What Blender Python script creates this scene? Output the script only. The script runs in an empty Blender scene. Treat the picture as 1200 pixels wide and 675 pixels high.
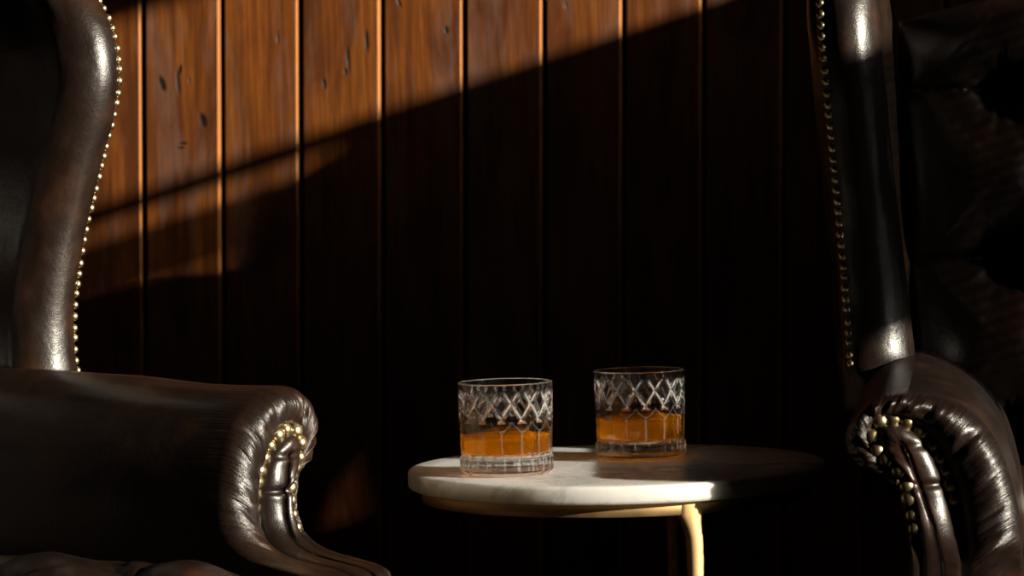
import bpy, math, random
import numpy as np
from mathutils import Vector, Matrix
random.seed(7)
rng = np.random.default_rng(7)
SC = bpy.context.scene
COL = SC.collection
R = math.radians

# ------------------------------------------------------------------ camera
F = 3500.0                      # focal length in pixels of the 1200 px wide frame
CAM = Vector((0.0, -2.8, 0.80))
TILT, ROLL = R(2.365), R(-1.5)
RM = (Matrix.Rotation(math.pi/2 - TILT, 3, 'X') @ Matrix.Rotation(ROLL, 3, 'Z'))

def ray(px, py):
    return (RM @ Vector(((px-600)/F, (337.5-py)/F, -1.0))).normalized()

def on_plane(px, py, p0, n):
    d = ray(px, py)
    t = (Vector(p0)-CAM).dot(Vector(n)) / d.dot(Vector(n))
    return CAM + d*t

def at(px, py, Y):
    return on_plane(px, py, (0, Y, 0), (0, 1, 0))

cam_d = bpy.data.cameras.new('camera')
cam_d.sensor_width = 36.0
cam_d.lens = 36.0*F/1200.0
cam = bpy.data.objects.new('camera', cam_d)
cam.matrix_world = Matrix.Translation(CAM) @ RM.to_4x4()
COL.objects.link(cam)
SC.camera = cam
cam_d.clip_start = 0.05
cam_d.dof.use_dof = True
cam_d.dof.focus_distance = 2.74
cam_d.dof.aperture_fstop = 8.0

# ------------------------------------------------------------------ helpers
def tag(o, label=None, cat=None, group=None, kind=None):
    if label: o['label'] = label
    if cat: o['category'] = cat
    if group: o['group'] = group
    if kind: o['kind'] = kind
    return o

def empty(name, loc, rz=0.0):
    o = bpy.data.objects.new(name, None)
    o.empty_display_size = 0.05
    o.location = loc
    o.rotation_euler = (0, 0, rz)
    COL.objects.link(o)
    return o

def mesh_obj(name, verts, faces, mat, parent=None, smooth=True, uvs=None):
    me = bpy.data.meshes.new(name)
    me.from_pydata([tuple(map(float, v)) for v in verts], [], faces)
    if smooth:
        me.polygons.foreach_set('use_smooth', [True]*len(me.polygons))
    if uvs is not None:
        lay = me.uv_layers.new(name='UVMap')
        idx = np.empty(len(me.loops), dtype=np.int32)
        me.loops.foreach_get('vertex_index', idx)
        lay.data.foreach_set('uv', np.asarray(uvs, dtype=np.float32)[idx].ravel())
    me.update()
    if mat: me.materials.append(mat)
    o = bpy.data.objects.new(name, me)
    COL.objects.link(o)
    if parent: o.parent = parent
    return o

def grid_faces(nr, nc, close_c=False, close_r=False, flip=False, off=0):
    fs = []
    for i in range(nr if close_r else nr-1):
        for j in range(nc if close_c else nc-1):
            a = off + i*nc+j; b = off + i*nc+(j+1) % nc
            c = off + ((i+1) % nr)*nc+(j+1) % nc; d = off + ((i+1) % nr)*nc+j
            fs.append((a, d, c, b) if flip else (a, b, c, d))
    return fs

def resample(pts, n):
    """Catmull-Rom through the points, n samples equally spaced along it."""
    p = np.array(pts, float)
    q = np.vstack([2*p[0]-p[1], p, 2*p[-1]-p[-2]])
    out = []
    for i in range(1, len(q)-2):
        for t in np.linspace(0, 1, 24, endpoint=False):
            a, b, c, d = q[i-1], q[i], q[i+1], q[i+2]
            out.append(0.5*((2*b)+(-a+c)*t+(2*a-5*b+4*c-d)*t*t+(-a+3*b-3*c+d)*t**3))
    out.append(p[-1])
    out = np.array(out)
    s = np.concatenate([[0], np.cumsum(np.linalg.norm(np.diff(out, axis=0), axis=1))])
    u = np.linspace(0, s[-1], n)
    return np.stack([np.interp(u, s, out[:, k]) for k in range(out.shape[1])], axis=1)

def smooth(a, b, x):
    t = np.clip((np.asarray(x, float)-a)/(b-a), 0, 1)
    return t*t*(3-2*t)

class Noise2:
    def __init__(self, seed):
        self.t = np.random.default_rng(seed).random((128, 128))*2-1
    def __call__(self, x, y):
        x = np.asarray(x, float); y = np.asarray(y, float)
        xi = np.floor(x).astype(int); yi = np.floor(y).astype(int)
        fx = x-xi; fy = y-yi
        fx = fx*fx*(3-2*fx); fy = fy*fy*(3-2*fy)
        t = self.t
        g = lambda a, b: t[a % 128, b % 128]
        return ((g(xi, yi)*(1-fx)+g(xi+1, yi)*fx)*(1-fy) + (g(xi, yi+1)*(1-fx)+g(xi+1, yi+1)*fx)*fy)

def box_mb(x0, x1, y0, y1, z0, z1):
    v = [(x, y, z) for x in (x0, x1) for y in (y0, y1) for z in (z0, z1)]
    f = [(0, 1, 3, 2), (4, 6, 7, 5), (0, 4, 5, 1), (2, 3, 7, 6), (0, 2, 6, 4), (1, 5, 7, 3)]
    return v, f

def boxes(name, lst, mat, parent=None, bevel=0.0):
    V, Fc = [], []
    for b in lst:
        v, f = box_mb(*b)
        Fc += [tuple(i+len(V) for i in q) for q in f]
        V += v
    o = mesh_obj(name, V, Fc, mat, parent, smooth=False)
    if bevel:
        m = o.modifiers.new('bevel', 'BEVEL'); m.width = bevel; m.segments = 2
    return o

def tube(name, pts, radii, mat, parent=None, n=14, sx=1.0):
    """A tapering round bar along a path of points."""
    pts = [Vector(p) for p in pts]
    V = []
    up = Vector((0, 1, 0.001)).normalized()
    for i, p in enumerate(pts):
        t = (pts[min(i+1, len(pts)-1)]-pts[max(i-1, 0)]).normalized()
        a = t.cross(up).normalized(); b = t.cross(a).normalized()
        for k in range(n):
            w = 2*math.pi*k/n
            V.append(p + (a*math.cos(w)*sx + b*math.sin(w))*radii[i])
    Fc = grid_faces(len(pts), n, close_c=True)
    Fc.append(tuple(range(n))[::-1]); Fc.append(tuple((len(pts)-1)*n+k for k in range(n)))
    return mesh_obj(name, V, Fc, mat, parent)

def lathe(name, prof, mat, parent=None, n=96):
    V = [(r*math.cos(2*math.pi*k/n), r*math.sin(2*math.pi*k/n), z) for r, z in prof for k in range(n)]
    Fc = grid_faces(len(prof), n, close_c=True)
    Fc.append(tuple(range(n))[::-1]); Fc.append(tuple((len(prof)-1)*n+k for k in range(n)))
    return mesh_obj(name, V, Fc, mat, parent)

# ------------------------------------------------------------------ materials
class NT:
    def __init__(self, name):
        self.m = bpy.data.materials.new(name); self.m.use_nodes = True
        self.t = self.m.node_tree; self.t.nodes.clear()
        self.out = self.n('ShaderNodeOutputMaterial')
    def n(self, kind, **kw):
        nd = self.t.nodes.new(kind)
        for k, v in kw.items():
            if hasattr(nd, k) and not k[0].isupper(): setattr(nd, k, v)
            else: nd.inputs[k.replace('_', ' ')].default_value = v
        return nd
    def l(self, a, b): self.t.links.new(a, b)
    def set(self, sock, v):
        if isinstance(v, bpy.types.NodeSocket): self.l(v, sock)
        else: sock.default_value = v
    def math(self, op, a, b=None, c=None, clamp=False):
        nd = self.t.nodes.new('ShaderNodeMath'); nd.operation = op; nd.use_clamp = clamp
        for i, v in enumerate((a, b, c)):
            if v is not None: self.set(nd.inputs[i], v)
        return nd.outputs[0]
    def mix(self, f, a, b):
        nd = self.t.nodes.new('ShaderNodeMix'); nd.data_type = 'RGBA'
        self.set(nd.inputs[0], f); self.set(nd.inputs[6], a); self.set(nd.inputs[7], b)
        return nd.outputs[2]
    def ramp(self, f, stops):
        nd = self.t.nodes.new('ShaderNodeValToRGB')
        e = nd.color_ramp.elements
        while len(e) < len(stops): e.new(0.5)
        for k, (p, c) in enumerate(stops):
            e[k].position = p; e[k].color = c if len(c) == 4 else (*c, 1)
        self.l(f, nd.inputs[0]); return nd.outputs[0]
    def noise(self, vec, scale, detail=4, rough=0.5, dist=0.0):
        nd = self.t.nodes.new('ShaderNodeTexNoise')
        nd.inputs['Scale'].default_value = scale; nd.inputs['Detail'].default_value = detail
        nd.inputs['Roughness'].default_value = rough; nd.inputs['Distortion'].default_value = dist
        if vec is not None: self.l(vec, nd.inputs['Vector'])
        return nd.outputs['Fac']
    def mapping(self, vec, scale=(1, 1, 1), loc=(0, 0, 0)):
        nd = self.t.nodes.new('ShaderNodeMapping')
        nd.inputs['Scale'].default_value = scale; nd.inputs['Location'].default_value = loc
        self.l(vec, nd.inputs['Vector']); return nd.outputs[0]
    def bump(self, h, strength, dist, normal=None):
        nd = self.t.nodes.new('ShaderNodeBump')
        nd.inputs['Strength'].default_value = strength; nd.inputs['Distance'].default_value = dist
        self.l(h, nd.inputs['Height'])
        if normal is not None: self.l(normal, nd.inputs['Normal'])
        return nd.outputs[0]

def rgb(r, g, b): return (r, g, b, 1.0)

def plain(name, col, rough=0.5, metal=0.0, noise_scale=30, var=0.15):
    t = NT(name)
    co = t.n('ShaderNodeTexCoord').outputs['Object']
    f = t.noise(co, noise_scale)
    a = tuple(c*(1-var) for c in col); b = tuple(min(1, c*(1+var)) for c in col)
    p = t.n('ShaderNodeBsdfPrincipled')
    t.l(t.mix(f, (*a, 1), (*b, 1)), p.inputs['Base Color'])
    p.inputs['Roughness'].default_value = rough; p.inputs['Metallic'].default_value = metal
    t.l(p.outputs[0], t.out.inputs[0])
    return t.m

def leather(name, pleats=False):
    t = NT(name)
    tc = t.n('ShaderNodeTexCoord'); co = tc.outputs['Object']
    big = t.noise(co, 9, 3, 0.6)
    mid = t.noise(co, 45, 4, 0.6)
    f = t.math('ADD', t.math('MULTIPLY', big, 0.7), t.math('MULTIPLY', mid, 0.3))
    col = t.ramp(f, [(0.36, (0.0055, 0.0030, 0.0022)), (0.52, (0.012, 0.0058, 0.0036)), (0.70, (0.038, 0.0140, 0.0062))])
    p = t.n('ShaderNodeBsdfPrincipled')
    t.l(col, p.inputs['Base Color'])
    ro = t.math('ADD', 0.27, t.math('MULTIPLY', mid, 0.16))
    t.l(ro, p.inputs['Roughness'])
    p.inputs['Specular IOR Level'].default_value = 0.52
    vo = t.n('ShaderNodeTexVoronoi', feature='DISTANCE_TO_EDGE')
    vo.inputs['Scale'].default_value = 420
    t.l(co, vo.inputs['Vector'])
    g = t.math('MINIMUM', vo.outputs['Distance'], 0.25)
    nb = t.bump(g, 0.28, 0.0006)
    nb = t.bump(t.noise(co, 130, 4, 0.6), 0.35, 0.0012, nb)
    if pleats:
        uv = t.mapping(tc.outputs['UV'], (230, 16, 1))
        su = t.n('ShaderNodeSeparateXYZ'); t.l(tc.outputs['UV'], su.inputs[0])
        mk = t.n('ShaderNodeMapRange', interpolation_type='SMOOTHSTEP')
        t.l(su.outputs[1], mk.inputs['Value'])
        mk.inputs['From Min'].default_value = 0.43; mk.inputs['From Max'].default_value = 0.50
        nb = t.bump(t.math('MULTIPLY', t.noise(uv, 1.0, 4, 0.62, 0.5), mk.outputs[0]), 0.75, 0.0022, nb)
    t.l(nb, p.inputs['Normal'])
    t.l(p.outputs[0], t.out.inputs[0])
    return t.m

def brass(name, col=(0.62, 0.43, 0.19), rough=0.28):
    t = NT(name)
    co = t.n('ShaderNodeTexCoord').outputs['Object']
    f = t.noise(co, 60, 3)
    p = t.n('ShaderNodeBsdfPrincipled')
    t.l(t.mix(f, (col[0]*.72, col[1]*.70, col[2]*.65, 1), (*col, 1)), p.inputs['Base Color'])
    p.inputs['Metallic'].default_value = 1.0
    t.l(t.math('ADD', rough-0.06, t.math('MULTIPLY', f, 0.14)), p.inputs['Roughness'])
    t.l(p.outputs[0], t.out.inputs[0])
    return t.m

M_LEATHER = leather('dark_brown_leather')
M_PLEAT = leather('pleated_dark_brown_leather', True)
M_NAIL = brass('aged_brass_nails', (0.74, 0.60, 0.36), 0.33)
M_LEG = plain('dark_stained_leg_wood', (0.025, 0.011, 0.006), 0.35)

# ------------------------------------------------------------------ tufting
def tuft(y, z, y0, z0, dy, dz, H, ylim, noise, zmax=9.0):
    """Height of a deep-buttoned cushion; buttons sit on a diamond lattice."""
    a = (y-y0)/dy; b = (z-z0)/dz
    p = a+b; q = a-b
    lat = (np.abs(np.sin(np.pi*p))*np.abs(np.sin(np.pi*q)))**0.5
    row = np.abs(np.sin(np.pi*b))**0.45
    w = smooth(ylim-0.02, ylim+0.03, np.abs(y))
    h = lat*(1-w)+row*w
    # nearest button
    pr = np.round(p); qr = np.round(q)
    ny = (pr+qr)/2*dy+y0; nz = (pr-qr)/2*dz+z0
    ok = (np.abs(ny) <= ylim+0.01)
    ry = y-ny; rz = z-nz
    r = np.sqrt(ry**2+rz**2)
    th = np.arctan2(rz, ry)
    dim = np.exp(-(r/0.020)**2)*0.9+np.exp(-(r/0.045)**2)*0.35
    wr = np.exp(-((r-0.028)/0.020)**2)*noise(th*4.2+ny*90+40, nz*70+r*22)
    wr2 = np.exp(-((r-0.024)/0.016)**2)*noise(th*9+ny*50+9, nz*70+r*30+31)
    return H*(h-np.where(ok, dim, 0)) + np.where(ok, 0.0026*wr+0.0013*wr2, 0)

def lattice(y0, z0, dy, dz, ylim, zlo, zhi):
    out = []
    for i in range(-12, 13):
        for j in range(-12, 13):
            if (i+j) % 2: continue
            y = y0+i*dy/2; z = z0+j*dz/2
            if abs(y) <= ylim+1e-6 and zlo <= z <= zhi: out.append((y, z))
    return out

# ------------------------------------------------------------------ the armchairs
ARM_Y = 0.34           # from the chair's middle to the centre of an arm scroll
ARM_X = 0.30           # from the chair's middle to the face of the arm fronts
YAW_L = R(-29.0)
YAW_R = R(180+80.0)
def frame(yaw): return Vector((math.cos(yaw), math.sin(yaw), 0)), Vector((-math.sin(yaw), math.cos(yaw), 0))
fL, lL = frame(YAW_L)
fR, lR = frame(YAW_R)
S_L = at(341, 502, -0.10)
S_R = at(1040, 522, -0.265)
C_L = S_L - fL*ARM_X - lL*ARM_Y; C_L.z = 0
C_R = S_R - fR*ARM_X + lR*ARM_Y; C_R.z = 0

def arm_coord(px, py):
    p = on_plane(px, py, S_R, fR) - S_R
    return (-p.dot(lR), p.z+S_R.z)
P_IN = [arm_coord(*q) for q in [(1200, 668), (1197, 630), (1189, 580), (1170, 525), (1138, 486), (1100, 468), (1062, 461)]]
P_HEAD = [arm_coord(*q) for q in [(1062, 461), (1026, 466), (999, 487), (989, 515), (1000, 542), (1028, 560), (1048, 572)]]
P_OUT = [arm_coord(*q) for q in [(1048, 572), (1060, 600), (1067, 640), (1072, 675)]]
Q_IN = [arm_coord(*q) for q in [(1132, 668), (1124, 620), (1114, 573), (1101, 536), (1082, 508), (1060, 493), (1042, 489)]]
Q_HEAD = [arm_coord(*q) for q in [(1042, 489), (1028, 495), (1022, 508), (1026, 523), (1038, 536), (1052, 547), (1061, 556)]]
Q_OUT = [arm_coord(*q) for q in [(1061, 556), (1067, 585), (1075, 625), (1084, 675)]]
ZB = 0.27
P_IN = [(P_IN[0][0]-.002, ZB)]+[(P_IN[0][0]-.001, .37)]+P_IN; P_OUT = P_OUT+[(P_OUT[-1][0]-.003, .37), (P_OUT[-1][0]-.004, ZB)]
Q_IN = [(Q_IN[0][0]-.004, ZB)]+[(Q_IN[0][0]-.003, .37)]+Q_IN; Q_OUT = Q_OUT+[(Q_OUT[-1][0]-.005, .37), (Q_OUT[-1][0]-.006, ZB)]
NS = (190, 130, 100)
DEP = np.concatenate([np.full(NS[0]-60, 0.021), np.linspace(0.021, 0.012, 60), np.linspace(0.012, 0.005, NS[1]-1), np.full(NS[2]-1, 0.005)])   # recess inside an arm's rolled front
def join3(a, b, c):
    return np.vstack([resample(a, NS[0]), resample(b, NS[1])[1:], resample(c, NS[2])[1:]])
PP = join3(P_IN, P_HEAD, P_OUT)
QQ = join3(Q_IN, Q_HEAD, Q_OUT)
NU = len(PP)
CENQ = np.array([np.interp(QQ[:, 1], [ZB, .45, .55, .60], [-.060, -.050, -.018, -.008]), np.interp(QQ[:, 1], [ZB, .40, .55, .60], [ZB+.03, .40, .545, .565])]).T

SWEEP = resample([(-.03, 0), (0.0, 0.0), (0.020, .004), (.036, .014), (.047, .034), (.053, .062), (.058, .088), (.067, .102), (.09, .106), (.25, .106)], 260)
def sweep(z):                   # how far the arm front runs forward towards its foot
    d = np.maximum(0, 0.508-np.asarray(z, float))
    return np.interp(d, SWEEP[:, 0], SWEEP[:, 1])

def make_arm(root, s, seed, lift, ql, qo):
    """s = +1 for the chair's left arm, -1 for its right one."""
    nz = Noise2(seed)
    xf, r = ARM_X+0.014, 0.024
    secs = []
    for x in np.linspace(-0.20, xf-r, 26)[:-1]: secs.append((x+0*DEP, 0.0, 0.0))
    for th in np.linspace(0, math.pi*1.0, 46):
        xx = xf-r+r*math.sin(th)+0*DEP if th < math.pi/2 else xf-DEP*(1-math.sin(th))
        secs.append((xx, (1-math.cos(th))/2*0.93, th))
    s_arc = np.concatenate([[0], np.cumsum(np.linalg.norm(np.diff(PP, axis=0), axis=1))])
    # outward normals of the profile
    tg = np.gradient(PP, axis=0); tg /= np.linalg.norm(tg, axis=1)[:, None]
    nrm = np.stack([-tg[:, 1], tg[:, 0]], axis=1)
    cen = PP[int(NS[0]*0.75)]
    if ((PP[NS[0]]-np.array([PP[NS[0]][0], 0.5]))*nrm[NS[0]]).sum() < 0: nrm = -nrm
    grooves = [(s_arc[NS[0]-1]-0.075, 0.0030, 0.0045), (s_arc[NS[0]-1]-0.022, 0.0026, 0.0050), (s_arc[NS[0]-1]+0.028, 0.0030, 0.0050),
               (s_arc[NS[0]-1]+0.078, 0.0036, 0.0045), (s_arc[NS[0]-1]-0.135, 0.0018, 0.004), (s_arc[NS[0]-1]+0.012, 0.0014, 0.003)]
    V, UV = [], []
    dist = 0.0; last = None
    for (x, k, th) in secs:
        pt = PP*(1-k)+QQ*k
        dx = sweep(pt[:, 1])*smooth(0.12, xf-r, x)
        # gathers that the leather makes where it turns over the front
        win = math.exp(-((th-1.45)/0.85)**2) if th > 0 else math.exp(-((xf-r-x[0])/0.022)**2)*math.exp(-(1.45/0.85)**2)
        wig = 0.0021*nz(s_arc*95+x*8, th*1.1+3)+0.0011*nz(s_arc*210, th*1.3+17)
        disp = win*wig
        for (c, dep, wd) in grooves:
            disp = disp - win*dep*1.35*np.exp(-((s_arc-c-0.004*math.sin(th*1.7+c*60))/wd)**2)
        sag = 0.0016*nz(s_arc*12+seed, x*14)*(1-k)
        cth, sth = (math.cos(th), math.sin(th)) if th > 0 else (1.0, 0.0)
        q = pt + nrm*((disp*cth+sag)[:, None])
        q[:, 0] += smooth(0.46, 0.55, q[:, 1])*qo*k
        q[:, 1] += smooth(0.44, 0.57, q[:, 1])*(lift*(1-k)+ql*k+0.013*smooth(0.27, -0.02, x)*smooth(-0.10, -0.01, q[:, 0]))
        xx = x + dx + disp*sth
        if last is not None: dist += float(abs(x-last[0]).mean())+abs(k-last[1])*0.045
        last = (x, k)
        for j in range(NU):
            V.append((xx[j], s*(ARM_Y+q[j, 0]), q[j, 1])); UV.append((s_arc[j], dist))
    for k in (0.8, 0.5, 0.2, 0.01):
        pt = CENQ+(QQ-CENQ)*k
        for j in range(NU):
            V.append((xf-0.024+float(sweep(pt[j, 1])), s*(ARM_Y+pt[j, 0]+qo*float(smooth(0.46, 0.55, pt[j, 1]))), pt[j, 1]+ql*float(smooth(0.44, 0.57, pt[j, 1])))); UV.append((s_arc[j], dist))
    Fc = grid_faces(len(secs)+4, NU, close_c=True, flip=(s > 0))
    Fc.append(tuple(range(NU)) if s < 0 else tuple(range(NU))[::-1])
    arm = mesh_obj('arm', V, Fc, M_PLEAT, root, uvs=UV)
    # the padded comma-shaped facing inside the roll
    x0 = xf-DEP
    V, UV = [], []
    prof = [(0.97, -0.004), (0.93, 0.002), (0.86, 0.0085), (0.70, 0.0130), (0.45, 0.0158), (0.22, 0.0168), (0.02, 0.0170)]
    for (k, h) in prof:
        pt = CENQ+(QQ-CENQ)*k*0.90
        hh = h + 0.0012*nz(s_arc*60, k*3+11)*(1-abs(k-.6)) - 0.004*np.exp(-((pt[:, 1]-0.520)/0.003)**2)*(h > 0.005) - 0.003*np.exp(-((pt[:, 1]-0.553)/0.003)**2)*(h > 0.005)
        xx = (xf-0.016)*(1-k)+x0*k+hh+sweep(pt[:, 1])
        for j in range(NU):
            V.append((xx[j], s*(ARM_Y+pt[j, 0]+qo*float(smooth(0.46, 0.55, pt[j, 1]))), pt[j, 1]+ql*float(smooth(0.44, 0.57, pt[j, 1])))); UV.append((s_arc[j], k*0.03))
    Fc = grid_faces(len(prof), NU, close_c=True, flip=(s > 0))
    Fc.append(tuple((len(prof)-1)*NU+j for j in range(NU))[::-1 if s < 0 else 1])
    mesh_obj('front_panel', V, Fc, M_LEATHER, arm, uvs=UV)
    # brass nails along the seam
    qa = np.concatenate([[0], np.cumsum(np.linalg.norm(np.diff(QQ, axis=0), axis=1))])
    tot = qa[-1]
    lo, hi = np.interp(0.505, QQ[:NS[0], 1], qa[:NS[0]]), np.interp(-0.482, -QQ[NS[0]+NS[1]:, 1], qa[NS[0]+NS[1]:])
    n = 17
    for d in np.linspace(lo, hi, n):
        d += random.uniform(-.0015, .0015)
        o_ = np.interp(d, qa, QQ[:, 0]); z_ = np.interp(d, qa, QQ[:, 1])
        nail(arm, (float(np.interp(d, qa, x0))+0.0030+sweep(z_), s*(ARM_Y+o_+qo*float(smooth(0.46, 0.55, z_))), z_+ql*float(smooth(0.44, 0.57, z_))), (1, 0, 0.0), 0.0069*random.uniform(.88, 1.08))
    return arm

NAIL_ME = None
def nail(parent, p, nrm, rad):
    global NAIL_ME
    if NAIL_ME is None:
        prof = [(1.0, -0.25), (1.0, 0.0), (0.93, 0.32), (0.74, 0.58), (0.45, 0.76), (0.12, 0.83)]
        o = lathe('nail_head', prof, M_NAIL, None, 18)
        NAIL_ME = o.data
        bpy.data.objects.remove(o)
    o = bpy.data.objects.new('nail_head', NAIL_ME)
    COL.objects.link(o)
    o.parent = parent
    q = Vector(nrm).normalized().to_track_quat('Z', 'Y')
    o.matrix_local = Matrix.LocRotScale(Vector(p), q, Vector((rad, rad, rad)))
    return o

# front outline of the wing, read on the left chair's wing plane
OC0 = 0.027
def wing_o(z): return OC0+0.055*(np.asarray(z, float)-0.60)
def wing_coord(px, py):
    p = None
    o = OC0
    for _ in range(4):
        w = on_plane(px, py, C_L + lL*(ARM_Y+o+0.023), lL)
        o = float(wing_o(w.z))
    d = w - C_L
    return (w.z, d.dot(fL)+0.007)
WX = [wing_coord(*q) for q in [(99, 446), (93, 428), (91, 400), (91, 365), (96, 320), (104, 270), (116, 220), (128, 170), (138, 130), (143, 95), (141, 60), (134, 30), (122, 5)]]
WX = sorted(WX)
ztop = WX[-1][0]
WX += [(ztop+0.015, WX[-1][1]-0.014), (ztop+0.032, WX[-1][1]-0.040), (ztop+0.044, WX[-1][1]-0.075), (ztop+0.050, WX[-1][1]-0.105), (ztop+0.052, WX[-1][1]-0.125)]
WZ = np.array(WX)
ZT = WX[-1][0]
def recline(z): return -0.195*(np.asarray(z, float)-0.45)

def make_wing(root, s, seed, nails):
    nz = Noise2(seed)
    zs = np.concatenate([np.linspace(0.555, 0.60, 6), np.linspace(0.605, ztop, 66), np.linspace(ztop, ZT, 34)[1:]])
    arc = resample([(z, x) for z, x in WX], 400)
    a, b = 0.041, 0.034
    V = []
    NP = 72
    def section(z, i):
        xf = np.interp(z, arc[:, 0], arc[:, 1]) if z >= WX[0][0] else WX[0][1]+0.004
        oc = float(wing_o(z))
        topf = float(np.sqrt(max(0.0, 1-max(0, (z-(ZT-0.045))/0.0455)**2)))
        bb = b*(0.35+0.65*topf)
        xb = -0.115+float(recline(z))+0.13*float(smooth(0.91, ZT, z))**1.3
        aa = min(a, max(0.004, (xf-xb)*0.45))
        xf = max(xf, xb+0.012)
        pts = []
        for t in np.linspace(0, 1, 12)[:-1]:
            x = xb+(xf-aa-xb)*t
            pts.append((x, oc+bb*0.92-0.004*math.sin(t*math.pi)))
        for ph in np.linspace(-90, 90, 40):
            e = 1.05; full = 1+0.15*float(smooth(0.80, 0.60, z))
            c, sn = math.cos(R(ph)), math.sin(R(ph))
            pts.append((xf-aa+aa*abs(c)**e, oc-bb*math.copysign(abs(sn)**e, sn)*(full if sn > 0 else 1)))
        for t in np.linspace(0, 1, 22)[1:]:
            x = xf-aa+(xb-xf+aa)*t
            pts.append((x, oc-bb*full+0.010*math.sin(min(1, t*1.4)*math.pi/1)*topf*(t < .72)))
        return pts
    for i, z in enumerate(zs):
        pts = section(z, i)
        for j, (x, o) in enumerate(pts):
            w = 0.0012*nz(j*0.35+seed, z*26)
            V.append((x+w*0.6, s*(ARM_Y+o+w), z))
    n = len(pts)
    Fc = grid_faces(len(zs), n, close_c=True, flip=(s < 0))
    Fc.append(tuple(range(n)) if s < 0 else tuple(range(n))[::-1])
    Fc.append(tuple((len(zs)-1)*n+j for j in range(n))[::-1 if s < 0 else 1])
    wing = mesh_obj('wing', V, Fc, M_LEATHER, root)
    # the flat gimp strip that carries the nails is a part of the outline: nails only
    if nails:
        L = np.concatenate([[0], np.cumsum(np.linalg.norm(np.diff(arc, axis=0), axis=1))])
        stop = np.interp(ztop+0.03, arc[:, 0], L); start = np.interp(0.600, arc[:, 0], L)
        k = int((stop-start)/0.0102)
        ph = -36
        for d in np.linspace(start, stop, k):
            d += random.uniform(-.0012, .0012)
            z = np.interp(d, L, arc[:, 0]); xf = np.interp(d, L, arc[:, 1])
            oc = float(wing_o(z))
            c, sn = math.cos(R(ph)), math.sin(R(ph))
            x = xf-a+a*abs(c)**1.05; o = oc+b*abs(sn)**1.05
            slope = (np.interp(min(d+.004, L[-1]), L, arc[:, 1])-np.interp(d-.004, L, arc[:, 1]))/0.008
            nail(wing, (x, s*(ARM_Y+o), z), (c/a*1.0, s*(-sn)/b*1.0, -slope/a*0.8), 0.0043*random.uniform(.88, 1.08))
    return wing

BY, BZ, BDY, BDZ, BLIM = 0.242, 0.0, 0.161, 0.166, 0.242
def make_back(root, seed):
    nz = Noise2(seed)
    z0b, z1b, hw = 0.40, 0.935, 0.345
    z_first = BACK_Z
    us = np.sin(np.linspace(-math.pi/2, math.pi/2, 230)); vs = np.sin(np.linspace(-math.pi/2, math.pi/2, 230))
    us = 0.35*us+0.65*np.linspace(-1, 1, 230); vs = 0.3*vs+0.7*np.linspace(-1, 1, 230)
    Ug, Vg = np.meshgrid(us, vs)
    y = Ug*hw
    crest = 0.065*np.cos(np.clip(np.abs(Ug), 0, 1)*math.pi/2)**1.15
    z = z0b + (Vg+1)/2*(z1b-z0b+crest)
    edge = ((1-np.abs(Ug)**8)*(1-np.abs(Vg)**10))
    edge = np.clip(edge, 0, 1)**0.45
    h = tuft(y, z, BY, z_first, BDY, BDZ, 0.034, BLIM, nz)
    x = -0.105+recline(z)+edge*0.045+h*edge
    n = 230
    V = np.stack([x, y, z], axis=-1).reshape(-1, 3).tolist()
    Fc = grid_faces(n, n, flip=False)
    xr = -0.150+recline(z)-0.02*edge+0.038*Ug**2
    off = len(V)
    V += np.stack([xr, y*0.97, z], axis=-1).reshape(-1, 3).tolist()
    Fc += grid_faces(n, n, flip=True, off=off)
    rim = [j for j in range(n)]+[i*n+n-1 for i in range(1, n)]+[(n-1)*n+j for j in range(n-2, -1, -1)]+[i*n for i in range(n-2, 0, -1)]
    for k in range(len(rim)):
        a, b = rim[k], rim[(k+1) % len(rim)]
        Fc.append((b, a, a+off, b+off))
    back = mesh_obj('backrest', V, Fc, M_LEATHER, root)
    for (by, bz) in lattice(BY, z_first, BDY, BDZ, BLIM, 0.47, 1.02):
        hx = -0.105+float(recline(bz))+0.045+float(tuft(np.array(by), np.array(bz), BY, z_first, BDY, BDZ, 0.034, BLIM, nz))
        prof = [(0.011, -0.004), (0.011, 0.0), (0.0095, 0.003), (0.006, 0.0052), (0.001, 0.006)]
        b = lathe('button', prof, M_LEATHER, back, 20)
        b.matrix_local = Matrix.LocRotScale(Vector((hx+0.001, by, bz)), Vector((1, 0, 0)).to_track_quat('Z', 'Y'), Vector((1, 1, 1)))
    return back

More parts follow.
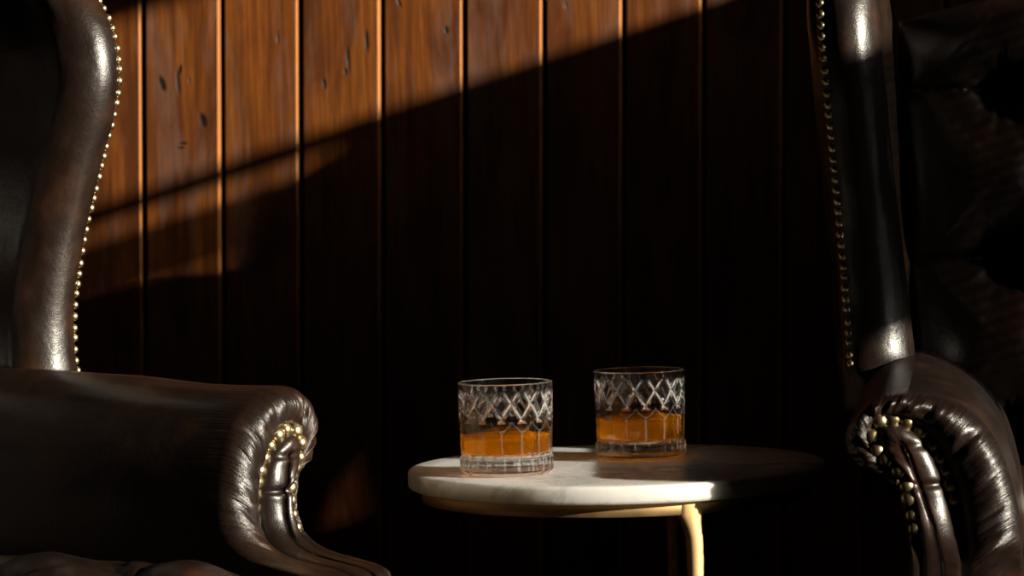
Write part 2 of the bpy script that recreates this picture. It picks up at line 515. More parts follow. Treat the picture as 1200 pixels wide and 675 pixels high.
SEAT_Z = 0.455
def make_seat(root, seed):
    nz = Noise2(seed)
    n, m = 180, 200
    s1 = np.linspace(-1, 1, n); t1 = np.linspace(-1, 1, m)
    s1 = 0.55*np.sin(s1*math.pi/2)+0.45*s1; t1 = 0.45*np.sin(t1*math.pi/2)+0.55*t1
    S, T = np.meshgrid(s1, t1)
    xb, xfr = -0.10, 0.395
    x = (xb+xfr)/2+T*(xfr-xb)/2
    w = 0.224+0*x
    y = S*w
    x = x - 0.020*smooth(0.5, 1, np.abs(S))*smooth(0.6, 1, T)
    e = (np.clip(1-np.abs(S)**7, 0, 1)*np.clip(1-np.abs(T)**9, 0, 1))**0.45
    h = tuft(y, x, 0.075, 0.02, 0.15, 0.15, 0.020, 0.17, nz)*smooth(0.39, 0.33, x)
    zt = SEAT_Z-0.045+e*(0.045+h)
    zb = SEAT_Z-0.045-e*0.055
    V = np.stack([x, y, zt], axis=-1).reshape(-1, 3).tolist()
    off = len(V)
    V += np.stack([x, y, zb], axis=-1).reshape(-1, 3).tolist()
    Fc = grid_faces(m, n, flip=False)+grid_faces(m, n, flip=True, off=off)
    rim = [j for j in range(n)]+[i*n+n-1 for i in range(1, m)]+[(m-1)*n+j for j in range(n-2, -1, -1)]+[i*n for i in range(m-2, 0, -1)]
    for k in range(len(rim)):
        a, b = rim[k], rim[(k+1) % len(rim)]
        Fc.append((b, a, a+off, b+off))
    seat = mesh_obj('seat_cushion', V, Fc, M_LEATHER, root)
    # piping along the front and round the ears
    path = []
    jn = n-1
    for i in range(m):
        if x[i, 0] > 0.30: path.append((x[i, 0], y[i, 0], SEAT_Z-0.043))
    path += [(x[m-1, j], y[m-1, j], SEAT_Z-0.043) for j in range(2, n-2, 3)]
    for i in range(m-1, -1, -1):
        if x[i, jn] > 0.30: path.append((x[i, jn], y[i, jn], SEAT_Z-0.043))
    pts = resample(path, 160)
    V = []
    for i, p in enumerate(pts):
        t = Vector(pts[min(i+1, 159)]-pts[max(i-1, 0)]).normalized()
        a = t.cross(Vector((0, 0, 1))).normalized()
        for k in range(10):
            wv = 2*math.pi*k/10
            V.append(Vector(p)+a*math.cos(wv)*.0045+Vector((0, 0, 1))*math.sin(wv)*.0045)
    Fc = grid_faces(160, 10, close_c=True)+[tuple(range(10)), tuple(1590+k for k in range(10))]
    mesh_obj('piping', V, Fc, M_LEATHER, seat)
    return seat

def make_chair(name, C, yaw, vis, seed):
    root = empty(name, C, yaw)
    make_seat(root, seed+1)
    make_back(root, seed+2)
    for s in (1, -1):
        make_arm(root, s, seed+3+s, *((0.010, -0.009, -0.009) if vis > 0 else (0.0, 0.0, 0.0)))
        make_wing(root, s, seed+6+s, s == vis)
    # upholstered rail under the cushion
    n = 40
    ring = []
    for k in range(n*4):
        th = 2*math.pi*k/(n*4)
        c, s_ = math.cos(th), math.sin(th)
        ring.append((0.10+0.318*math.copysign(abs(c)**.25, c), 0.315*math.copysign(abs(s_)**.25, s_)))
    V = []
    lv = [(0.97, 0.185), (1.0, 0.195), (1.0, 0.27), (1.0, 0.305), (0.985, 0.318)]
    for (k, z) in lv:
        V += [(0.10+(x-0.10)*k, y*k, z) for x, y in ring]
    Fc = grid_faces(len(lv), n*4, close_c=True)
    Fc.append(tuple(range(n*4))[::-1]); Fc.append(tuple((len(lv)-1)*n*4+k for k in range(n*4)))
    mesh_obj('seat_rail', V, Fc, M_LEATHER, root)
    for (lx, ly) in ((0.36, 0.27), (0.36, -0.27)):
        o = Vector((1, 0.6*math.copysign(1, ly), 0)).normalized()
        zs = np.linspace(0.20, 0.0, 16)
        pts = [Vector((lx, ly, z))+o*(0.022*math.sin((0.20-z)/0.20*math.pi*1.6)) for z in zs]
        rad = [0.034-0.020*smooth(0.0, 0.75, (0.2-z)/0.2)+0.014*smooth(0.8, 0.97, (0.2-z)/0.2) for z in zs]
        tube('leg', pts, rad, M_LEG, root, 18)
    for (lx, ly) in ((-0.17, 0.25), (-0.17, -0.25)):
        pts = [(lx-0.10*(k/9)**1.6, ly, 0.20-0.20*k/9) for k in range(10)]
        tube('leg', pts, [0.026-0.008*k/9 for k in range(10)], M_LEG, root, 16)
    return root

# height of the tuft rows, from the buttons seen on the right chair's back
pb = on_plane(1190, 300, C_R + fR*(-0.13), fR)
BACK_Z = pb.z
left_chair = make_chair('wingback_armchair', C_L, YAW_L, +1, 10)
tag(left_chair, 'dark brown leather wingback armchair in front of the sunlit planks, bright streak down its wing', 'armchair', 'leather wingback armchairs')
right_chair = make_chair('wingback_armchair', C_R, YAW_R, -1, 30)
tag(right_chair, 'dark brown leather wingback armchair in deep shade with its button-tufted back showing', 'armchair', 'leather wingback armchairs')

# ------------------------------------------------------------------ side table
TZ = 0.52
TC = on_plane(722, 543.5, (0, 0, TZ), (0, 0, 1))
TR = 0.1935
def marble():
    t = NT('white_veined_marble')
    co = t.n('ShaderNodeTexCoord').outputs['Object']
    w = t.noise(co, 7, 6, 0.6, 1.2)
    vein = t.ramp(t.math('ABSOLUTE', t.math('SUBTRACT', w, 0.5)), [(0.0, (0, 0, 0)), (0.035, (1, 1, 1))])
    cloud = t.noise(co, 16, 4, 0.6)
    c1 = t.mix(cloud, rgb(0.66, 0.64, 0.61), rgb(0.80, 0.78, 0.75))
    c2 = t.mix(t.math('MULTIPLY', t.math('SUBTRACT', 1.0, vein), 0.45), c1, rgb(0.34, 0.33, 0.33))
    p = t.n('ShaderNodeBsdfPrincipled')
    t.l(c2, p.inputs['Base Color'])
    t.l(t.math('ADD', 0.22, t.math('MULTIPLY', cloud, 0.12)), p.inputs['Roughness'])
    p.inputs['Subsurface Weight'].default_value = 0.8; p.inputs['Subsurface Radius'].default_value = (1.0, 0.9, 0.75); p.inputs['Subsurface Scale'].default_value = 0.03
    t.l(p.outputs[0], t.out.inputs[0])
    return t.m
M_MARBLE = marble()
M_GOLD = brass('brushed_gold_metal', (0.62, 0.42, 0.21), 0.55)
table = empty('side_table', (TC.x, TC.y, 0))
tag(table, 'small round side table with white marble top and gold metal frame between the armchairs', 'table')
th = 0.0165
top_prof = [(0.02, TZ-th), (TR-0.004, TZ-th)] + [(TR-0.0035+0.0035*math.sin(a), TZ-th+0.0035-0.0035*math.cos(a)) for a in np.linspace(0.1, math.pi/2, 6)] \
    + [(TR-0.0035+0.0035*math.cos(a), TZ-0.0035+0.0035*math.sin(a)) for a in np.linspace(0, math.pi/2-.05, 6)] + [(0.17, TZ), (0.10, TZ), (0.02, TZ)]
lathe('table_top', top_prof, M_MARBLE, table, 180)
# gold ring under the marble and three bars that bend down out of it
rr, rz0, rz1 = 0.181, TZ-th-0.0125, TZ-th-0.0003
N = 160
V = []
for (r, z) in ((rr-0.012, rz0), (rr-0.001, rz0), (rr, rz0+.001), (rr, rz1-.001), (rr-0.001, rz1), (rr-0.012, rz1)):
    V += [(r*math.cos(2*math.pi*k/N), r*math.sin(2*math.pi*k/N), z) for k in range(N)]
mesh_obj('ring', V, grid_faces(6, N, close_c=True, close_r=True), M_GOLD, table)
lp = at(811, 620, -0.165)
a0 = math.atan2(-math.sqrt(max(0, (rr-.006)**2-(lp.x-TC.x)**2)), lp.x-TC.x)
for a in (a0, -a0):
    er = Vector((math.cos(a), math.sin(a), 0)); et = Vector((-math.sin(a), math.cos(a), 0))
    zs = [rz1-.0002, rz1-.004, rz0-.000, rz0-.006, rz0-.012, rz0-.020, rz0-.035, 0.30, 0.16, 0.012, 0.0]
    hw = [0.0105, 0.0120, 0.0125, 0.0095, 0.0080, 0.0073, 0.0070, 0.0068, 0.0066, 0.0066, 0.0066]
    dr = [0.0065]*11
    V = []
    for z, w, d in zip(zs, hw, dr):
        c = er*(rr-0.006+0.0005)
        sh = -0.0040*smooth(rz0-.026, rz0, z)
        for q in range(16):
            ph = 2*math.pi*q/16
            cx, sy = math.cos(ph), math.sin(ph)
            cx = math.copysign(abs(cx)**.6, cx); sy = math.copysign(abs(sy)**.6, sy)
            p = c+et*(cx*w+sh)+er*(sy*d)
            V.append((p.x, p.y, z))
    Fc = grid_faces(len(zs), 16, close_c=True, flip=True)+[tuple(range(16)), tuple(160+q for q in range(16))[::-1]]
    mesh_obj('leg', V, Fc, M_GOLD, table)

V = []
for (r, z) in ((rr-0.0125, 0.0), (rr-0.0002, 0.0), (rr, .001), (rr, .009), (rr-0.001, .010), (rr-0.0125, .010)):
    V += [(r*math.cos(2*math.pi*k/N), r*math.sin(2*math.pi*k/N), z) for k in range(N)]
mesh_obj('base_ring', V, grid_faces(6, N, close_c=True, close_r=True), M_GOLD, table)

# ------------------------------------------------------------------ cut-glass tumblers
GH, GR = 0.0835, 0.0432
def glass_mat():
    t = NT('clear_cut_crystal')
    tr = t.n('ShaderNodeBsdfTransparent'); tr.inputs[0].default_value = rgb(.98, .98, .975)
    g = t.n('ShaderNodeBsdfGlass'); g.inputs['IOR'].default_value = 1.5; g.inputs['Roughness'].default_value = 0.02
    g.inputs['Roughness'].default_value = 0.0
    m1 = t.n('ShaderNodeMixShader')
    sz = t.n('ShaderNodeSeparateXYZ'); t.l(t.n('ShaderNodeTexCoord').outputs['Object'], sz.inputs[0])
    cut = t.ramp(t.math('DIVIDE', sz.outputs[2], GH), [(0.17, (.85, .85, .85)), (0.24, (.40, .40, .40)), (0.52, (.40, .40, .40)), (0.66, (.92, .92, .92))])
    t.l(cut, m1.inputs[0])
    t.l(tr.outputs[0], m1.inputs[1]); t.l(g.outputs[0], m1.inputs[2])
    # white painted on the wheel-cut lines in place of refracted sparkle
    ca = t.n('ShaderNodeAttribute', attribute_name='painted_glint')
    df = t.n('ShaderNodeBsdfDiffuse'); df.inputs[0].default_value = rgb(.85, .85, .84)
    tl = t.n('ShaderNodeBsdfTranslucent'); tl.inputs[0].default_value = rgb(.85, .85, .84)
    md = t.n('ShaderNodeMixShader'); md.inputs[0].default_value = 0.5
    t.l(df.outputs[0], md.inputs[1]); t.l(tl.outputs[0], md.inputs[2])
    m2 = t.n('ShaderNodeMixShader')
    t.l(ca.outputs['Fac'], m2.inputs[0]); t.l(m1.outputs[0], m2.inputs[1]); t.l(md.outputs[0], m2.inputs[2])
    t.l(m2.outputs[0], t.out.inputs[0])
    return t.m
def whisky_mat():
    t = NT('amber_whisky')
    tr = t.n('ShaderNodeBsdfTransparent'); tr.inputs[0].default_value = rgb(0.88, 0.52, 0.10)
    g = t.n('ShaderNodeBsdfGlass'); g.inputs['IOR'].default_value = 1.33; g.inputs['Roughness'].default_value = 0.02
    g.inputs['Color'].default_value = rgb(0.92, 0.56, 0.12)
    tl = t.n('ShaderNodeBsdfTranslucent'); tl.inputs[0].default_value = rgb(1.0, 0.56, 0.06)  # translucent amber stands in for the glow of sunlight through the liquid
    m1 = t.n('ShaderNodeMixShader'); m1.inputs[0].default_value = 0.45
    t.l(tr.outputs[0], m1.inputs[1]); t.l(g.outputs[0], m1.inputs[2])
    m2 = t.n('ShaderNodeMixShader'); m2.inputs[0].default_value = 0.38
    t.l(m1.outputs[0], m2.inputs[1]); t.l(tl.outputs[0], m2.inputs[2])
    t.l(m2.outputs[0], t.out.inputs[0])
    return t.m
M_GLASS = glass_mat(); M_WHISKY = whisky_mat()
def relief(th, z):
    """Radius of the cut outer wall at angle th and height z."""
    base = 0.0415+0.0017*smooth(0.0, GH, z)
    zz = z
    r = base + 0*th
    # foot: thick block with scallops, waist groove above it
    foot = smooth(0.0180, 0.0160, zz)
    r = r + foot*(0.0008+0.0018*(np.abs(np.cos(th*10))**0.6-0.7)) - 0.0045*smooth(0.006, 0.0, zz)**2
    r = r - 0.0011*np.exp(-((zz-0.0175)/0.0010)**2)
    # tall flutes ending in points
    top = 0.0500-0.0085*np.abs(np.cos(th*7))
    fl = smooth(0.0185, 0.0200, zz)*smooth(top, top-0.003, zz)
    r = r + fl*0.0015*(np.abs(np.sin(th*7))**0.7-1)
    # crossed diagonal cuts
    n = 14
    k = 2*math.pi/n
    band = smooth(0.0475, 0.0510, zz)*smooth(0.0775, 0.0730, zz)
    for sg in (1, -1):
        ph = (th + sg*(zz-0.052)*15.7)/k
        d = np.abs(ph-np.round(ph))*k*0.0425*0.83
        r = r - band*0.0021*np.clip(1-d/0.0030, 0, 1)
    return r

def glint(th, z):
    """Strength of the painted white sparkle: along the wheel-cut lines and the ridges between flutes."""
    k = 2*math.pi/14
    band = float(smooth(0.0475, 0.0510, z)*smooth(0.0775, 0.0730, z))
    g = 0*th
    for sg in (1, -1):
        ph = (th + sg*(z-0.052)*15.7)/k
        d = np.abs(ph-np.round(ph))*k*0.0425*0.83
        g = np.maximum(g, band*0.42*np.exp(-(d/0.0009)**2))
    top = 0.0500-0.0085*np.abs(np.cos(th*7))
    fl = smooth(0.0185, 0.0200, z)*smooth(top+.0006, top-0.001, z)
    d = np.abs(np.sin(th*7))/7*0.042
    g = np.maximum(g, fl*0.12*np.exp(-(d/0.0007)**2))
    g = np.maximum(g, (1-np.abs(fl*2-1))*0.16*(z > .03))
    foot = float(smooth(0.0175, 0.0160, z)*smooth(0.001, 0.003, z))
    d = np.abs(np.cos(th*10))/10*0.042
    g = np.maximum(g, foot*0.26*np.exp(-(d/0.0007)**2))
    g = np.maximum(g, 0.22*math.exp(-((z-0.0175)/0.0008)**2))
    return np.clip(g, 0, 1)

def make_glass(loc, rz, label):
    n = 432
    th = np.arange(n)*2*math.pi/n
    V = []
    zs = np.concatenate([np.linspace(0.0003, 0.006, 9), np.linspace(0.007, 0.072, 118), np.linspace(0.0735, GH-0.0009, 8)])
    rings = [(0.020, 0.0012), (0.034, 0.0012), (0.0362, 0.0006)]
    GA = [0.0]*(3*n)
    for (r, z) in rings: V += [(r*math.cos(a), r*math.sin(a), z) for a in th]
    for z in zs:
        rad = relief(th, z)
        GA += list(glint(th, float(z)))
        V += [(rad[k]*math.cos(th[k]), rad[k]*math.sin(th[k]), z) for k in range(n)]
    ro = float(relief(np.array([0.0]), GH-0.001)[0]); ri = ro-0.0034
    rm = (ro+ri)/2
    inner = [(rm+0.0017*math.cos(a), GH-0.0009+0.0010*math.sin(a)) for a in np.linspace(0.35, math.pi-.2, 6)]
    inner += [(ri-0.0016*(t), GH-0.0015-(GH-0.0015-0.0215)*t) for t in np.linspace(0, 1, 14)]
    rb = inner[-1][0]
    inner += [(rb-0.003*(1-math.cos(a)), 0.0215-0.0030*math.sin(a)) for a in np.linspace(0.15, math.pi/2, 8)]
    inner += [(rb-0.010, 0.0183), (0.018, 0.0181), (0.008, 0.0180)]
    for (r, z) in inner: V += [(r*math.cos(a), r*math.sin(a), z) for a in th]
    nr = len(rings)+len(zs)+len(inner)
    Fc = grid_faces(nr, n, close_c=True)
    Fc.append(tuple(range(n))[::-1]); Fc.append(tuple((nr-1)*n+k for k in range(n)))
    g = mesh_obj('whisky_glass', V, Fc, M_GLASS)
    GA += [0.0]*(len(V)-len(GA))
    ga = g.data.attributes.new('painted_glint', 'FLOAT', 'POINT')
    ga.data.foreach_set('value', np.array(GA, dtype=np.float32))
    g.location = loc; g.rotation_euler = (0, 0, rz)
    tag(g, label, 'glass', 'cut crystal whisky glasses')
    return g, inner

def make_whisky(loc, inner, level, label):
    side = [(r, z) for r, z in inner[6:] if z <= level+0.004][::-1]
    gap = 0.00008
    pr = [(r-(gap if r > 0.03 else 0), z+(gap if r < 0.0375 else gap*.3)) for r, z in side]
    zz = [z for r, z in pr]; rs = [r for r, z in pr]
    pr = [(r, z) for r, z in pr if z < level-0.001]
    rl = float(np.interp(level, zz, rs))
    pr += [(rl, level), (rl-0.0008, level-0.0003), (rl-0.0025, level-0.0006), (0.02, level-0.0006), (0.006, level-0.0006)]
    w = lathe('whisky', pr, M_WHISKY, None, 160)
    w.location = loc
    tag(w, label, 'drink', 'whisky poured in the glasses')
    return w

G1 = on_plane(594.5, 554.5, (0, 0, TZ), (0, 0, 1)); G2 = on_plane(751.5, 536.5, (0, 0, TZ), (0, 0, 1))
g1, inn = make_glass((G1.x, G1.y, TZ+.0001), 0.13, 'cut crystal tumbler of glowing amber whisky nearer the sunlit table edge')
g2, inn = make_glass((G2.x, G2.y, TZ+.0001), 0.31, 'cut crystal tumbler standing farther back on the shaded part of the marble')
w1 = make_whisky((G1.x, G1.y, TZ+.0001), inn, 0.0350, 'golden whisky in the tumbler nearer the sunlit table edge')
w2 = make_whisky((G2.x, G2.y, TZ+.0001), inn, 0.0390, 'dark amber whisky in the tumbler on the shaded part of the marble')

# ------------------------------------------------------------------ the room
WALL_Y = 0.75
def wood():
    t = NT('worn_varnished_planks')
    co = t.n('ShaderNodeTexCoord').outputs['Object']
    at_ = t.n('ShaderNodeAttribute', attribute_name='board')
    sep = t.n('ShaderNodeSeparateXYZ'); t.l(co, sep.inputs[0])
    cmb = t.n('ShaderNodeCombineXYZ'); t.l(sep.outputs[0], cmb.inputs[0]); t.l(sep.outputs[2], cmb.inputs[2])
    t.l(t.math('MULTIPLY', at_.outputs['Fac'], 37.0), cmb.inputs[1])
    v = cmb.outputs[0]
    grain = t.noise(t.mapping(v, (95, 1, 3.2)), 1.0, 6, 0.65, 0.6)
    fine = t.noise(t.mapping(v, (420, 1, 9)), 1.0, 4, 0.6)
    cloud = t.noise(t.mapping(v, (16, 1, 5.0)), 1.0, 4, 0.55, 0.8)
    wear = t.noise(t.mapping(v, (34, 1, 6.0), (3, 7, 1)), 1.0, 5, 0.62, 0.4)
    base = t.ramp(grain, [(0.30, (0.075, 0.020, 0.0034)), (0.50, (0.160, 0.046, 0.0066)), (0.70, (0.225, 0.074, 0.0110))])
    dark = t.mix(t.ramp(cloud, [(0.42, (0, 0, 0)), (0.60, (0.88, 0.88, 0.88))]), base, rgb(0.062, 0.017, 0.0045))
    dark = t.mix(t.math('MULTIPLY', t.ramp(fine, [(0.42, (1, 1, 1)), (0.55, (0, 0, 0))]), 0.45), dark, rgb(0.035, 0.011, 0.004))
    grey = t.ramp(t.math('ADD', wear, t.math('MULTIPLY', at_.outputs['Fac'], 0.16)), [(0.60, (0, 0, 0)), (0.72, (0.46, 0.46, 0.46))])
    col = t.mix(grey, dark, rgb(0.125, 0.072, 0.054))
    ae = t.n('ShaderNodeAttribute', attribute_name='sunlit_edge')
    col = t.mix(t.math('MULTIPLY', ae.outputs['Fac'], 0.75), col, t.mix(cloud, rgb(0.50, 0.20, 0.055), rgb(0.36, 0.13, 0.03)))  # paler chamfers paint in the sunlight that catches the right edges
    # single dents and knots, each at its own place on a board
    holes = None
    for (px, py, wx, wz, tl) in DENTS:
        p = at(px, py, WALL_Y)
        dx = t.math('SUBTRACT', sep.outputs[0], p.x); dz = t.math('SUBTRACT', sep.outputs[2], p.z)
        dx = t.math('ADD', dx, t.math('MULTIPLY', dz, tl))
        dx = t.math('ADD', dx, t.math('MULTIPLY', t.math('SUBTRACT', fine, 0.5), 0.004))
        d = t.math('SQRT', t.math('ADD', t.math('POWER', t.math('DIVIDE', dx, wx), 2.0), t.math('POWER', t.math('DIVIDE', dz, wz), 2.0)))
        mk = t.math('SUBTRACT', 1.35, d, clamp=True)
        holes = mk if holes is None else t.math('MAXIMUM', holes, mk)
    col = t.mix(t.math('MULTIPLY', holes, 1.6, clamp=True), col, rgb(0.010, 0.006, 0.004))
    p = t.n('ShaderNodeBsdfPrincipled')
    t.l(col, p.inputs['Base Color'])
    t.l(t.math('ADD', 0.30, t.math('MULTIPLY', wear, 0.25)), p.inputs['Roughness'])
    p.inputs['Specular IOR Level'].default_value = 0.26
    h = t.math('SUBTRACT', t.math('ADD', t.math('MULTIPLY', grain, 0.5), t.math('MULTIPLY', fine, 0.25)), t.math('MULTIPLY', holes, 1.2))
    t.l(t.bump(h, 0.45, 0.0016), p.inputs['Normal'])
    t.l(p.outputs[0], t.out.inputs[0])
    return t.m
DENTS = [(190, 98, .0035, .0085, .25), (209, 96, .0018, .0150, .05), (211, 82, .002, .006, -.2), (222, 94, .0012, .004, 0), (238, 141, .0040, .0080, .2), (215, 168, .0045, .0015, 0), (212, 173, .004, .0012, .0),
         (430, 48, .0022, .0130, 0.03), (408, 70, .0020, .0140, .05), (405, 84, .0020, .004, .0), (380, 98, .0025, .006, 0.1), (523, 35, .0026, .0045, .1), (467, 2, .002, .006, .4), (325, 44, .001, .008, 0), (663, 6, .0012, .004, 0), (448, 222, .0015, .004, 0)]
M_WOOD = wood()

# grooves, measured where they cross the frame's top; the boards lean with the wall
PXG = [170, 262, 354, 449.5, 546, 639, 732, 825.5, 920, 1014, 1108, 1202]
gx = [at(p, 250, WALL_Y).x for p in PXG]; gz = at(600, 250, WALL_Y).z
pitch = gx[1]-gx[0]
while gx[0] > -2.45: gx.insert(0, gx[0]-pitch)
while gx[-1] < 2.1: gx.append(gx[-1]+pitch)
LEAN = math.tan(-ROLL)
k0 = min(range(len(gx)), key=lambda k: abs(gx[k]-at(170, 250, WALL_Y).x))
BOARD = {-1: .30, 0: .78, 1: .66, 2: .41, 3: .52, 4: 1.0, 5: .70, 6: .58}     # how worn each sunlit board is
V, Fc, bid, eid = [], [], [], []
z0w, z1w = 0.0, 2.6
for k in range(len(gx)-1):
    a, b = gx[k]+0.0021, gx[k+1]-0.0021     # a board between two grooves
    # profile across the board: crisp left edge, chamfered right edge, groove floor
    prof = [(a-0.0043, 0.012), (a, 0.012), (a, 0.0012), (a+0.0008, 0.0), (b-0.0048, 0.0), (b-0.0042, 0.0003), (b-0.0004, 0.0052), (b, 0.012)]
    off = len(V)
    jit = random.uniform(-0.0008, 0.0008)
    for z in (z0w, z1w):
        for (x, y) in prof:
            V.append((x+(z-gz)*LEAN, WALL_Y+y+jit*(y < .01), z))
    m = len(prof)
    for j in range(m-1):
        Fc.append((off+j, off+j+1, off+m+j+1, off+m+j)); bid.append(BOARD.get(k-k0, random.random()) if j == 0 else bid[-1]); eid.append(1.0 if j in (4, 5) else 0.0)
# solid wall behind the boards
off = len(V)
v, f = box_mb(-2.5, 2.45, WALL_Y+0.012, WALL_Y+0.12, z0w, z1w)
V += v; Fc += [tuple(i+off for i in q) for q in f]; bid += [0.5]*6; eid += [0.0]*6
wall_back = mesh_obj('wall_back', V, Fc, M_WOOD, smooth=False)
at_b = wall_back.data.attributes.new('board', 'FLOAT', 'FACE')
at_b.data.foreach_set('value', bid)
at_e = wall_back.data.attributes.new('sunlit_edge', 'FLOAT', 'FACE')
at_e.data.foreach_set('value', eid)
tag(wall_back, kind='structure')

M_PLASTER = plain('dark_brown_plaster', (0.030, 0.020, 0.015), 0.8)
M_FLOOR = plain('dark_floor_boards', (0.030, 0.015, 0.008), 0.45, noise_scale=6, var=0.3)
W = 2.2
tag(boxes('floor', [(-2.6, 2.6, -3.6, 0.9, -0.06, 0.0)], M_FLOOR), kind='structure')
tag(boxes('ceiling', [(-2.6, 2.6, -3.6, 0.9, 2.6, 2.66)], M_PLASTER), kind='structure')
tag(boxes('wall_left', [(-2.6, -2.5, -3.6, 0.9, 0.0, 2.6)], M_PLASTER), kind='structure')
tag(boxes('wall_front', [(-2.5, W, -3.6, -3.5, 0.0, 2.6)], M_PLASTER), kind='structure')

# ------------------------------------------------------------------ sun and window
SUN = Vector((-1.0, 0.49, -0.300))
def to_window(p):
    t = (W-p.x)/(-SUN.x)
    return p - SUN*t
wl = [to_window(at(x, y, WALL_Y)) for x, y in [(110, 240), (353, 150), (545, 80), (733, 35), (870, 0)]]
ll = [to_window(at(x, y, WALL_Y)) for x, y in [(115, 24), (165, 5)]]
fd = [to_window(at(x, y, WALL_Y)) for x, y in [(100, 330), (250, 320)]]
CURVE = [(286, 330), (290, 280), (312, 240), (350, 200), (400, 172), (450, 148), (505, 112), (552, 88), (640, 67)]
bar_z = sum(p.z for p in wl)/len(wl)
lin_z = sum(p.z for p in ll)/len(ll)
TH = 0.14                      # thickness of the window wall
WO = dict(y0=-1.75, y1=-0.15, z0=0.95, z1=lin_z-SUN.z*TH)
tag(boxes('wall_right', [(W, W+TH, -3.6, WO['y0'], 0, 2.6), (W, W+TH, WO['y1'], 0.75, 0, 2.6), (W, W+TH, WO['y0'], WO['y1'], 0, WO['z0']), (W, W+TH, WO['y0'], WO['y1'], WO['z1'], 2.6)], M_PLASTER), kind='structure')
M_FRAME = plain('dark_window_wood', (0.05, 0.025, 0.014), 0.5)
def pane_mat():
    t = NT('window_glass')
    tr = t.n('ShaderNodeBsdfTransparent'); tr.inputs[0].default_value = rgb(.97, .98, .97)
    gl = t.n('ShaderNodeBsdfGlossy'); gl.inputs['Roughness'].default_value = 0.02
    fr = t.n('ShaderNodeFresnel'); fr.inputs[0].default_value = 1.45
    mx = t.n('ShaderNodeMixShader')
    t.l(fr.outputs[0], mx.inputs[0]); t.l(tr.outputs[0], mx.inputs[1]); t.l(gl.outputs[0], mx.inputs[2])
    t.l(mx.outputs[0], t.out.inputs[0])
    return t.m
y0, y1, z0, z1 = WO['y0'], WO['y1'], WO['z0'], WO['z1']
RAIL = bar_z-0.008
win = tag(boxes('window_1', [(W+.01, W+.05, -1.0, y1, RAIL-.008, RAIL+.008), (W+.07, W+.11, y0-.0, y0+.03, z0, z1), (W+.07, W+.11, y0+.03, y1-.0, z0, z0+.03), (W+.115, W+.135, y0, y1, z1-.012, z1)], M_FRAME), kind='structure')
boxes('pane', [(W+.082, W+.086, y0, y1, z0, z1)], pane_mat(), win)
# unseen boards and slats added to block and dim the sun
LA = (-1.00, -0.42)
boxes('sun_blocker_leaf', [(W+.012, W+.034, -1.0, -0.845, 1.195, 1.462)], M_FRAME, win, 0.002)
boxes('sun_blocker_leaf', [(W+.012, W+.034, -0.50, LA[1], 1.248, 1.462)], M_FRAME, win, 0.002)
boxes('sun_blocker_leaf', [(W+.012, W+.034, -0.50, LA[1]+.02, z0, 1.112)], M_FRAME, win, 0.002)
zz = 1.462
z_ = 1.112
while z_ < 1.245:  # slats added only to thin the sunlight
    boxes('sun_dimming_slat', [(W+.014, W+.022, -0.50, LA[1]+.02, z_+.0040, z_+.0122)], M_FRAME, win)
    z_ += 0.0120
z_ = 1.075
while z_ < 1.455:
    boxes('sun_dimming_slat', [(W+.014, W+.022, -0.845, -0.50, z_+.0045, z_+.0122)], M_FRAME, win)
    z_ += 0.0120
while zz < RAIL-.040:
    boxes('sun_dimming_slat', [(W+.014, W+.022, -0.66, y1, zz+.0034, zz+.0122)], M_FRAME, win)
    zz += 0.0120

# a short curtain added out of view, its edge shaped to cast a curved shadow
edge = sorted([(p.z+SUN.z*0.026, p.y+SUN.y*0.026) for p in [to_window(at(x, y, WALL_Y)) for x, y in CURVE]])
ez = [0.90, 1.12, 1.25, 1.33]+[e[0] for e in edge]
ey = [-0.405, -0.408, -0.425, -0.47]+[e[1] for e in edge]
M_CLOTH = plain('brown_blocker_cloth', (0.045, 0.025, 0.016), 0.9, noise_scale=200)
nzc = Noise2(91)
V = []
zc = np.linspace(0.90, RAIL-.010, 74); uc = np.linspace(0, 1, 90)
for side in (0, 1):
    for z in zc:
        e = float(np.interp(z, ez, ey))
        for u in uc:
            y = e+(y1+.06-e)*u
            V.append((W-0.030+0.014*math.sin(u*46+z*2)*(0.3+0.7*u)+0.004*side, y, z))
n = len(zc)*len(uc)
Fc = grid_faces(len(zc), len(uc))+grid_faces(len(zc), len(uc), flip=True, off=n)
nr_, nc_ = len(zc), len(uc)
rim = [j for j in range(nc_)]+[i*nc_+nc_-1 for i in range(1, nr_)]+[(nr_-1)*nc_+j for j in range(nc_-2, -1, -1)]+[i*nc_ for i in range(nr_-2, 0, -1)]
for k in range(len(rim)):
    a, b = rim[k], rim[(k+1) % len(rim)]
    Fc.append((b, a, a+n, b+n))
mesh_obj('sun_blocker_cloth', V, Fc, M_CLOTH, win)

sun_d = bpy.data.lights.new('sun', 'SUN')
sun_d.energy = 12.0; sun_d.angle = R(0.53); sun_d.color = (1.0, 0.89, 0.74)
sun = bpy.data.objects.new('sun', sun_d); COL.objects.link(sun)
sun.rotation_euler = SUN.to_track_quat('-Z', 'Y').to_euler()
sun.location = (4, -2, 3)

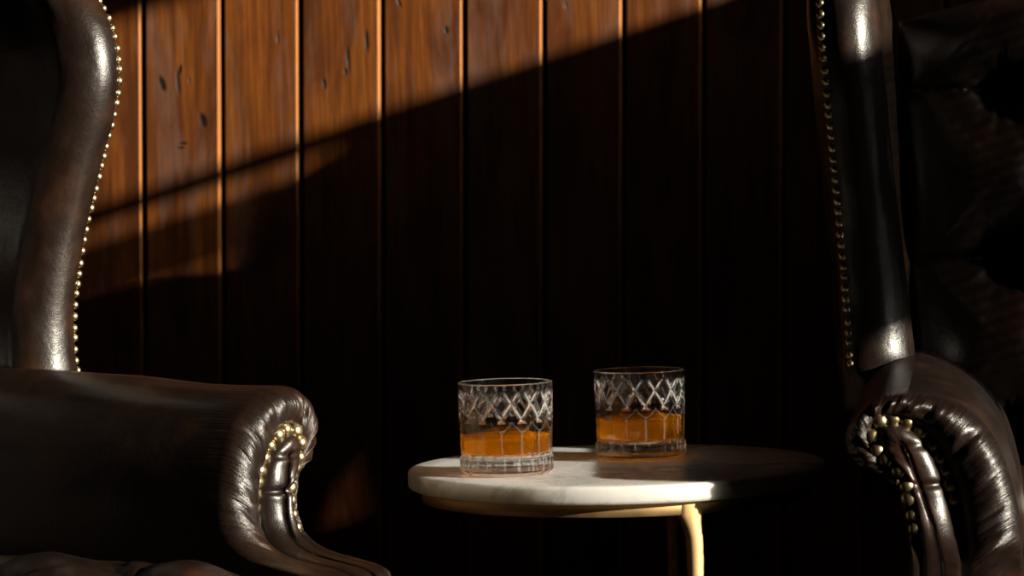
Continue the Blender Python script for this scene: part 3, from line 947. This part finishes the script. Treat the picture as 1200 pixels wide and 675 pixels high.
wd = bpy.data.worlds.new('sky'); SC.world = wd; wd.use_nodes = True
wt = wd.node_tree
bg = wt.nodes['Background']
# clear sky with the bright haze that surrounds the sun
tc = wt.nodes.new('ShaderNodeTexCoord')
dp = wt.nodes.new('ShaderNodeVectorMath'); dp.operation = 'DOT_PRODUCT'
wt.links.new(tc.outputs['Generated'], dp.inputs[0]); dp.inputs[1].default_value = (-SUN).normalized()
def wm(op, a, b=None):
    nd = wt.nodes.new('ShaderNodeMath'); nd.operation = op
    for k, v in enumerate((a, b)):
        if v is None: continue
        if isinstance(v, bpy.types.NodeSocket): wt.links.new(v, nd.inputs[k])
        else: nd.inputs[k].default_value = v
    return nd.outputs[0]
ang = wm('ARCCOSINE', wm('MINIMUM', dp.outputs['Value'], 1.0))
core = wm('MULTIPLY', wm('EXPONENT', wm('MULTIPLY', wm('POWER', wm('DIVIDE', ang, R(4.5)), 2.0), -1.0)), 22.0)
halo = wm('MULTIPLY', wm('EXPONENT', wm('DIVIDE', ang, -R(9.0))), 1.3)
glow = wm('ADD', core, halo)
vm = wt.nodes.new('ShaderNodeVectorMath'); vm.operation = 'SCALE'; vm.inputs[0].default_value = (1.0, 0.91, 0.78)
wt.links.new(glow, vm.inputs['Scale'])
va = wt.nodes.new('ShaderNodeVectorMath'); va.operation = 'ADD'; va.inputs[1].default_value = (0.15, 0.20, 0.30)
wt.links.new(vm.outputs[0], va.inputs[0])
wt.links.new(va.outputs[0], bg.inputs[0]); bg.inputs[1].default_value = 1.0
wd.cycles.sampling_method = 'MANUAL'; wd.cycles.sample_map_resolution = 1024

SC.view_settings.view_transform = 'Standard'
try: SC.view_settings.look = 'None'
except Exception: pass
SC.view_settings.exposure = 0.0; SC.view_settings.gamma = 1.0; SC.view_settings.use_curve_mapping = False
cy = SC.cycles
cy.use_denoising = True
cy.max_bounces = 16; cy.transmission_bounces = 16; cy.glossy_bounces = 6; cy.diffuse_bounces = 4; cy.transparent_max_bounces = 16
cy.sample_clamp_indirect = 8.0
